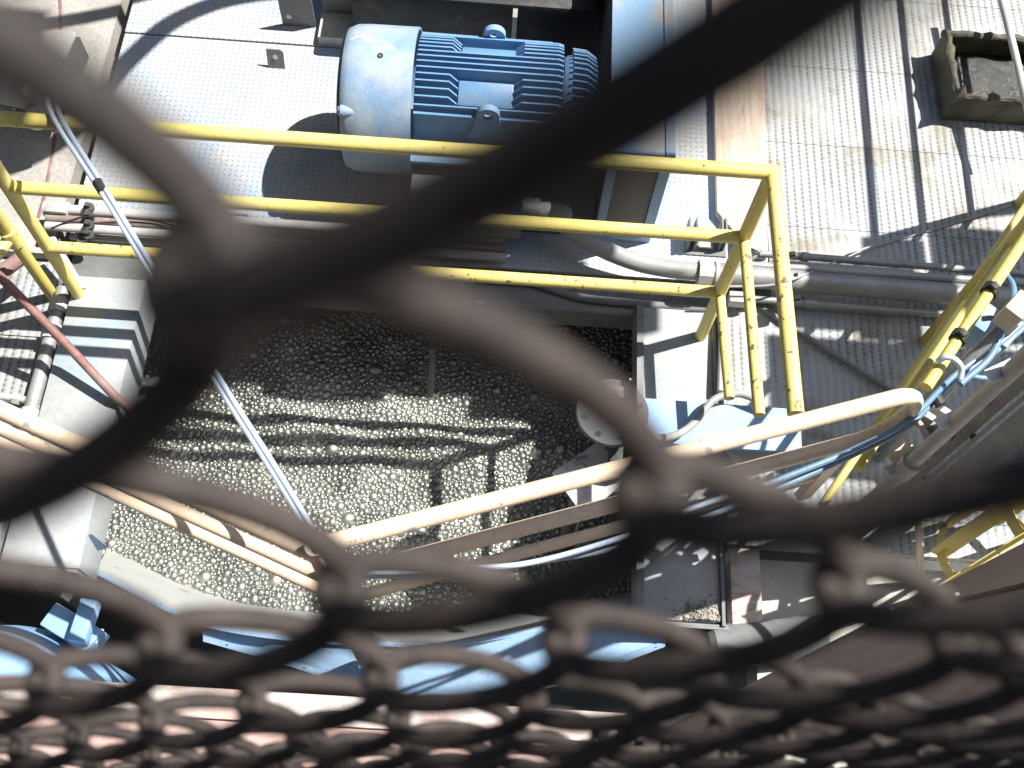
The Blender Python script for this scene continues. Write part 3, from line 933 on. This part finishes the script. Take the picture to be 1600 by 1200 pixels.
# ------------------------------------------------------------------ cables draped from the left to the right
cab = thing('cable_bundle', 'pale blue-white cable bundle draped from the yellow rail to the peach handrail', 'cable')
base_pts = [(78, 140, 1.10), (92, 190, 1.12), (165, 305, 1.14), (245, 437, 1.16), (343, 600, 1.18), (420, 722, 1.19), (478, 818, 1.19), (505, 872, 1.18)]
right_pts = [(530, 893, 1.12), (600, 897, 1.06), (700, 892, 1.03), (830, 878, 1.0), (985, 846, 1.0), (1090, 806, 1.0), (1200, 765, 1.02), (1330, 706, 1.04), (1420, 658, 1.05), (1490, 590, 1.0), (1560, 540, 1.0), (1640, 470, 1.0)]
for k, (ox, oy, oz) in enumerate(((-4, 0, 0), (4, -2, .006))):
    pts = [P(x + ox * (1 + .8 * max(0, (240 - y) / 100)), y + oy, z + oz) for x, y, z in base_pts]
    dz = -.02 if k else .02
    sep = (0, 0, 0, 4, -8, -12, -6, 0, 0, 0, 0, 0)
    pts += [P(x, y + (s if k == 0 else -s * .3) + (3 if k else -3), z + dz) for (x, y, z), s in zip(right_pts[:7], sep)]
    MB().tube(pts, .0075, 10, smooth=8).build('cable', M['bluecable'], cab)
    pts2 = [pts[-2], pts[-1]] + [P(x, y + (6 if k else -2), z + dz) for x, y, z in right_pts[7:]]
    MB().tube(pts2[1:], .0085, 10, smooth=8).build('cable', M['bluehose'], cab)
for (x, y, z) in ((157, 292, 1.14), (1465, 625, 1.03)):
    a, c = P(x - 5, y - 8, z), P(x + 5, y + 8, z)
    MB().tube([a, c], .016, 10).build('tie', M['black'], cab)

# ------------------------------------------------------------------ right hand steelwork
cp = thing('pipe_column', 'grey vertical pipe with a coupling near the right edge', 'pipe')
q = P(1292, 846, 0)
MB().tube([(q.x, q.y, -.05), (q.x, q.y, 1.55)], .022, 18).build('run', M['conduit_pale'], cp)
MB().tube([(q.x, q.y, .72), (q.x, q.y, .82)], .032, 18).build('coupling', M['conduit_pale'], cp)
q2 = Vector((1.405, 1.2345, 0))
sc = thing('steel_column', 'tall grey steel channel column beside the vertical pipe at right', 'column')
MB().box((q2.x, q2.y, .75), (.085, .012, 1.6), .75).box((q2.x + .028, q2.y - .042, .75), (.012, .07, 1.6), .75).box((q2.x - .045, q2.y + .026, .75), (.012, .07, 1.6), .75).build('channel', M['conduit'], sc, smooth=0)
for zz in (.25, .6, .95, 1.3):
    MB().lathe([(0, .012), (.01, .012), (.01, 0)], (q2.x - .012, q2.y - .004, zz), (-.68, -.73, 0), 10).build('bolt', M['dark_steel'], sc)
for zz in (.75, 1.12, 1.42):
    MB().box((q2.x - .10, q2.y + .0, zz), (.22, .035, .008), .5).build('cleat', M['plate'], sc)
q3 = Vector((2.31, 1.667, 0))
sc2 = thing('steel_column', 'second grey steel post right of the channel column', 'column')
MB().box((q3.x, q3.y, .7), (.08, .08, 1.5), .75, .004).build('post', M['conduit'], sc2)
for zz in (.9, 1.25):
    MB().box((q3.x - .06, q3.y + .06, zz), (.03, .12, .03), .75, .003).build('cleat', M['beige'], sc2)
# beige and blue boxes near yellow rails
bxp = P(1585, 487, 1.15)
bx = thing('control_box', 'beige electrical box by the diagonal yellow rail at right', 'electrical box')
MB().box(bxp, (.085, .06, .09), .85, .006).build('body', M['beige'], bx)
MB().tube([bxp + Vector((-.01, -.02, -.06)), bxp + Vector((-.09, -.10, -.16))], .018, 12).build('gland', M['conduit'], bx)
MB().tube([bxp + Vector((.03, 0, -.05)), Vector((bxp.x + .03, bxp.y, 0))], .015, 12).build('stand', M['conduit'], bx)
bpn = P(1548, 520, .95)
bb_ = thing('instrument_box', 'small blue instrument box behind the beige electrical box', 'instrument box')
MB().box(bpn, (.10, .12, .1), .9, .006).build('body', M['blue_dusty'], bb_)
MB().tube([bpn, Vector((bpn.x, bpn.y, 0))], .014, 12).build('stand', M['conduit'], bb_)
conduit('hose', [P(1572, 430, 1.0), P(1583, 450, 1.02), P(1580, 490, 1.05), P(1565, 520, 1.06), P(1545, 560, 1.06), P(1500, 600, 1.06)], .010, 'bluehose', 'upper blue air line looping down by the beige box', 'hose', 8)
conduit('hose', [P(1465, 565, 1.10), P(1478, 558, 1.12), P(1492, 562, 1.12), P(1502, 575, 1.1), P(1500, 592, 1.08)], .009, 'bluecable', 'short pale air line loop on the diagonal yellow rail', 'hose', 8)
conduit('hose', [P(1535, 498, 1.08), P(1552, 498, 1.1), P(1563, 512, 1.1), P(1562, 530, 1.08)], .008, 'bluehose', 'tiny blue air line loop left of the beige box', 'hose', 8)
conduit('hose', [P(1515, 588, 1.05), P(1545, 590, 1.05), P(1575, 570, 1.05), P(1610, 535, 1.05)], .009, 'bluehose', 'lower blue air line sweeping right under the beige box', 'hose', 8)
for k, (px, py, z) in enumerate(((1455, 668, .9), (1478, 650, .85), (1425, 640, .95))):
    c = P(px, py, z)
    MB().box(c, (.13, .022, .05), -.6, .003).tube([c, Vector((q.x, q.y, z))], .009, 8).build('bracket_arm', M[('channel', 'plate', 'beige')[k]], cp)
tan = thing('handrail_bracket', 'rust-tan angle bracket beneath the looped end of the peach handrail', 'bracket')
c = P(1415, 715, .75)
MB().box(c, (.09, .07, .012), .7, .002).box(c + Vector((.03, .0, -.06)), (.012, .07, .12), .7).build('angle', M['peach'], tan)
MB().tube([c + Vector((.03, 0, -.1)), Vector((q.x, q.y, .62))], .012, 10).build('strut', M['channel'], tan)

# ladder cage at right
lg = thing('ladder_cage', 'yellow caged ladder at the lower right beside the rusty plate', 'ladder')
lcn = P(1500, 898, -.1)
lcn.z = 0
cu = (P(1500, 898, -.1) - P(1440, 935, -.1)).normalized()
cv = Vector((-cu.y, cu.x, 0))
ca_ = math.atan2(cu.y, cu.x)
for s_ in (-1, 1):
    MB().box(lcn + cu * (s_ * .16) + Vector((0, 0, .45)), (.075, .012, 1.3), ca_).build('stile', M['yellow_dull'], lg)
for k in range(5):
    z = -.05 + .26 * k
    MB().tube([lcn - cu * .16 + Vector((0, 0, z)), lcn + cu * .16 + Vector((0, 0, z))], .010, 10).build('rung', M['yellow_dull'], lg)
for z in (.12, .62, 1.0):
    pts = [lcn - cu * (.17 * cos(pi * k / 14)) + cv * (.01 + .17 * sin(pi * k / 14)) + Vector((0, 0, z)) for k in range(15)]
    top = [p + Vector((0, 0, .06)) for p in pts]
    MB().strip(pts, top, cv * .006).build('hoop', M['yellow_dull'], lg)
for a in (.18, .39, .61, .82):
    p = lcn - cu * (.166 * cos(pi * a)) + cv * (.01 + .164 * sin(pi * a))
    MB().box(p + Vector((0, 0, .58)), (.06, .006, .95), ca_ + (a - .5) * pi, .002).build('cage_bar', M['yellow_dull'], lg)
MB().tube([P(1436, 800, .5), P(1438, 905, -.1)], .014, 12).build('support_tube', M['beige'], lg)

# grey duct on the slab, rubble, red channel
gd_ = MB().lathe([(0, 0), (0, .06), (.02, .078), (.42, .078), (.42, 0)], P(1105, 1012, -.06), (1, .15, 0), 28).build('duct', M['channel'])
tag(gd_, 'rounded grey duct lying on the pale slab at bottom centre right', 'duct')
rc = MB().span((.905, .82, -.10), (1.015, 1.155, -.02), .004).build('channel_beam', M['ledge'])
tag(rc, 'short steel beam with faded pink top between the tank and the slab', 'beam')
rb = MB()
rr_ = random.Random(5)
for _ in range(800):
    a = rr_.gauss(0, .05)
    c = abs(rr_.gauss(0, .03))
    s = rr_.uniform(.002, .0065)
    p = Vector((.80 + a * .9, .875 + c, s * .5 + max(0, .025 - abs(a) * .2 - c * .3) * rr_.random()))
    if p.x < .86:
        rb.box(p, (s, s * .8, s * .7), rr_.random() * 3)
o = rb.build('rubble', M['rubble'], smooth=0)
o['kind'] = 'stuff'
o['label'] = 'brown gravelly debris on the near end of the right tank beam'

# slurry box upper right
sb = thing('sample_box', 'mud-caked steel box half full of black slurry at upper right', 'box')
s0 = Vector((1.93, 3.20, 0))
w_, d_, h_ = .5, .38, .15
b = MB()
b.span(s0, s0 + Vector((.02, d_, h_))).span(s0 + Vector((w_ - .02, 0, 0)), s0 + Vector((w_, d_, h_))).span(s0 + Vector((.02, 0, 0)), s0 + Vector((w_ - .02, .02, h_))).span(s0 + Vector((.02, d_ - .02, 0)), s0 + Vector((w_ - .02, d_, h_ - .004)))
b.build('walls', M['mud'], sb, smooth=0)
MB().span(s0 + Vector((.02, .02, .03)), s0 + Vector((w_ - .02, d_ - .02, .05))).build('slurry', M['slurry'], sb)
rim = []
for (u0, v0), (u1, v1) in (((0, 0), (1, 0)), ((1, 0), (1, 1)), ((1, 1), (0, 1)), ((0, 1), (0, 0))):
    for k in range(12):
        t = k / 12
        rim.append(s0 + Vector((.012 + (u0 + (u1 - u0) * t) * (w_ - .024) + rr_.uniform(-.006, .006), .012 + (v0 + (v1 - v0) * t) * (d_ - .024) + rr_.uniform(-.006, .006), h_ - .004 + rr_.uniform(-.008, .006))))
MB().tube(rim, [rr_.uniform(.012, .026) for _ in rim], 10, closed=True).build('mud_crust', M['mud'], sb)
conduit('hose', [P(1555, -40, .28), P(1575, 40, .28), P(1592, 110, .28), P(1612, 200, .26)], .016, 'conduit_pale', 'pale green-grey hose hanging over the mud-caked box', 'hose', 6)

# ------------------------------------------------------------------ blue valve at lower left
bv = thing('tank_head', 'bright blue domed vessel head with a square stem at lower left', 'vessel')
bcn = P(-10, 1185, -.02)
br_ = .43
prof = [(br_ * sin(t), br_ * cos(t)) for t in [pi / 2 * k / 14 for k in range(15)]]
MB().lathe([(-.6, br_)] + prof, bcn + Vector((0, 0, -.02)), (0, 0, 1), 64).build('dome', M['blue_pale'], bv)
blk = P(118, 985, .12)
MB().box(blk, (.19, .085, .10), -.45, .006).build('block', M['blue_pale'], bv)
stm_a, stm_b = P(122, 998, .22), P(143, 945, .20)
MB().box((stm_a + stm_b) / 2, ((stm_b - stm_a).length + .02, .055, .055), math.atan2((stm_b - stm_a).y, (stm_b - stm_a).x), .004).build('stem', M['blue_pale'], bv)
for (x, y) in ((70, 975), (148, 1006)):
    MB().tube([P(x, y, .15), P(x + 12, y - 22, .13)], .006, 8).build('stud', M['conduit_pale'], bv)

# brown rusty plate wall lower right
bw = thing('chute', 'steep rust-brown steel chute wall at the lower right corner', 'chute')
e0, e1 = P(1130, 1090, 1.4), P(1760, 765, 1.4)
ed = (e1 - e0).normalized()
nrm = Vector((ed.y, -ed.x, 0))
up = nrm * .22 + Vector((0, 0, 1.6))
MB().prism([e0 - ed * .2, e1 + ed * .6, e1 + ed * .6 + up, e0 - ed * .2 + up], nrm * .012).build('wall', M['brown'], bw, smooth=0)
cc = P(1372, 975, 1.43)
MB().tube([cc, cc + up * .08 + ed * .0 + Vector((-.014, -.01, .01)), P(1356, 1062, 1.62)], .012, 12, smooth=6).build('conduit', M['hose'], bw)

for t_ in (.30, .62):
    sp = (e0 - ed * .2).lerp(e1 + ed * .6, t_)
    MB().prism([sp - nrm * .002, sp + ed * .035 - nrm * .002, sp + ed * .035 + up - nrm * .002, sp + up - nrm * .002], nrm * -.006).build('seam', M['brown'], bw, smooth=0)
    for k in range(6):
        MB().lathe([(0, .009), (.006, .007), (.008, 0)], sp + ed * .017 + up * (.06 + .17 * k) - nrm * .008, nrm * -1, 10).build('rivet', M['rusty'], bw)

# ledge beneath the fence
lg2 = thing('ledge', 'sunlit ledge of peeling white and pink paint along the bottom', 'ledge')
ya = P(500, 1085, .9).y
yb = P(500, 1133, .9).y
MB().span((-3.5, yb, .74), (.42, ya, .9), .004).build('coping', M['ledge'], lg2)
MB().span((.424, yb + .01, .74), (.575, ya + .01, .895), .004).build('coping', M['ledge'], lg2)
MB().span((-3.5, -.6, .60), (.50, yb - .003, .89)).build('slab', M['ledge_pink'], lg2)

# ------------------------------------------------------------------ chain link fence right in front of the viewer
fp = (0.06643, -0.03672, -0.01541, -0.04717, 0.02986, 0.03764, -0.00775)
yaw, tilt, fox, foz, fa, fb, frot = fp
FU = Vector((cos(yaw), sin(yaw), 0))
FN = Vector((-sin(yaw), cos(yaw), 0))
FV = Vector((0, 0, cos(tilt))) + FN * sin(tilt)
U2 = FU * cos(frot) + FV * sin(frot)
V2 = FV * cos(frot) - FU * sin(frot)
SF = .53
FO = Vector((0, .05 * SF, H)) + FU * fox + FV * foz
FNN = U2.cross(V2) * -1.0
WR = .0021
fence = thing('chain_link_fence', 'weathered brown chain-link fence right in front of the viewer', 'fence')


def K(i, j):
    rr = random.Random(i * 131 + j * 17)
    return FO + U2 * ((i + rr.uniform(-.012, .012)) * fa) - V2 * ((j + rr.uniform(-.012, .012)) * fb)


SUB = 18
DEP = .0064
for i in range(-24, 22):
    j0, j1 = -9, 44
    kn = []
    for j in range(j0, j1):
        left = (i + j) % 2 == 0          # knuckle lattice points have i+j even
        kn.append((K(i if left else i + 1, j) + U2 * ((-1 if left else 1) * .0015), left))
    pts = []
    for (a0, left), (a1, _) in zip(kn, kn[1:]):
        for q in range(SUB):
            t = .5 - .5 * cos(pi * q / SUB)
            # rounded triangle wave across, sine front to back
            m_ = .5 - .5 * cos(pi * t)
            f_ = .30 * m_ + .70 * t
            cpos = (a0 + a1) / 2
            along = a0.lerp(a1, t)
            across = (a1 - a0).dot(U2)
            base_u = U2 * (across * (f_ - t))
            sg_ = 1 if left else -1
            pts.append(along + base_u + FNN * (sg_ * DEP * max(0, sin(pi * t)) ** .45))
    MB().tube(pts, WR, 12, smooth=0).build('wire', M['wire'], fence, smooth=60)

# ------------------------------------------------------------------ unseen overhead steelwork, placed to cast shade below
SX, SY = .61, .23
ov = thing('shade_duct', 'unseen overhead duct added to shade the tank back edge', 'duct')
MB().span((.50, 2.80, 2.9), (2.12, 3.00, 3.08)).span((2.121, 2.69, 2.9), (2.42, 2.86, 3.04)).span((1.2, 2.74, 2.95), (1.7, 2.799, 3.04)).build('duct', M['grey'], ov)  # unseen duct, stepped and sized for the shade it casts
pf = thing('shade_platform', 'unseen overhead stair landing pieced to shade the right walkway', 'platform')
b = MB()
for k, (x0, x1, y0, y1) in enumerate(((2.62, 3.9, 2.02, 2.62), (2.66, 3.25, 2.66, 2.98), (3.34, 4.0, 2.68, 3.2), (3.05, 3.30, 2.99, 3.12), (3.0, 3.33, 2.63, 2.655))):  # unseen landing pieces, gaps laid out to shape the walkway shade
    b.span((x0, y0, 2.5), (x1, y1, 2.53))
b.build('landing', M['walk'], pf, smooth=0)
for k in range(7):
    y = 1.95 + .13 * k
    MB().box((3.5 + .03 * k, y + .55, 2.3), (.5, .05, .02), .2).build('tread', M['walk'], pf)
hp = thing('overhead_hose', 'overhead curved hose above the left floor', 'hose')
zc = 2.6
MB().tube([P(-120, 300, 0) + Vector((SX * zc, SY * zc, zc)), P(90, 212, 0) + Vector((SX * zc, SY * zc, zc)), P(200, 95, 0) + Vector((SX * zc, SY * zc, zc)), P(290, 25, 0) + Vector((SX * zc, SY * zc, zc)), P(430, -10, 0) + Vector((SX * zc, SY * zc, zc)), P(700, -20, 0) + Vector((SX * zc, SY * zc, zc))], .045, 14, smooth=8).build('hose', M['black'], hp)
MB().tube([P(-60, 45, 0) + Vector((SX * zc, SY * zc, zc)), P(200, 0, 0) + Vector((SX * zc, SY * zc, zc)), P(400, -60, 0) + Vector((SX * zc, SY * zc, zc))], .04, 14, smooth=8).build('hose', M['black'], hp)

# ------------------------------------------------------------------ unseen sheet and walls added to block sky light
cn = thing('sky_blocker', 'unseen dark sheet added high above the tank to block sky light', 'sky_blocker')
MB().span((-3.2, 1.0, 4.7), (.75, 4.6, 4.74)).build('blocker_sheet', M['blocker'], cn)  # unseen sheet added to darken the froth, clear of the sun's path
bw1 = thing('sky_blocker_wall', 'unseen dark wall added behind the viewer to cut sky light', 'sky_blocker_wall')
MB().span((-9, -3.0, -3), (9, -1.2, 9)).build('wall', M['blocker'], bw1)  # unseen wall added to lower the ambient light from behind
bw2 = thing('sky_blocker_wall', 'unseen dark wall added beyond the motor deck to cut sky light', 'sky_blocker_wall')
MB().span((-9, 6.6, -3), (4.5, 8, 8)).build('wall', M['blocker'], bw2)  # added out of view to hide sky past the deck
bw3 = thing('sky_blocker_wall', 'unseen dark wall added left of the walkway to cut sky light', 'sky_blocker_wall')
MB().span((-8, -1, -3), (-6.5, 6.5, 7)).build('wall', M['blocker'], bw3)  # added out of view to hide sky on the left

# ------------------------------------------------------------------ light
w = bpy.data.worlds.new('World')
scene.world = w
w.use_nodes = True
nt = w.node_tree
sky = nt.nodes.new('ShaderNodeTexSky')
sky.sky_type = 'NISHITA'
sky.sun_disc = False
sd = Vector((SX, SY, 1)).normalized()
sky.sun_elevation = math.asin(sd.z)
sky.sun_rotation = math.atan2(sd.x, sd.y)
bgn = nt.nodes['Background']
nt.links.new(sky.outputs[0], bgn.inputs['Color'])
bgn.inputs['Strength'].default_value = .10
sun_d = bpy.data.lights.new('sun', 'SUN')
sun_d.energy = 4.6
sun_d.angle = radians(.5)
sun_d.color = (1, .97, .92)
sun = bpy.data.objects.new('sun', sun_d)
col.objects.link(sun)
sun.rotation_euler = sd.to_track_quat('Z', 'Y').to_euler()
sun.location = (6, 3, 9)
scene.view_settings.view_transform = 'Standard'
scene.view_settings.look = 'None'
scene.view_settings.exposure = 1.15
scene.view_settings.gamma = 1
scene.cycles.max_bounces = 5
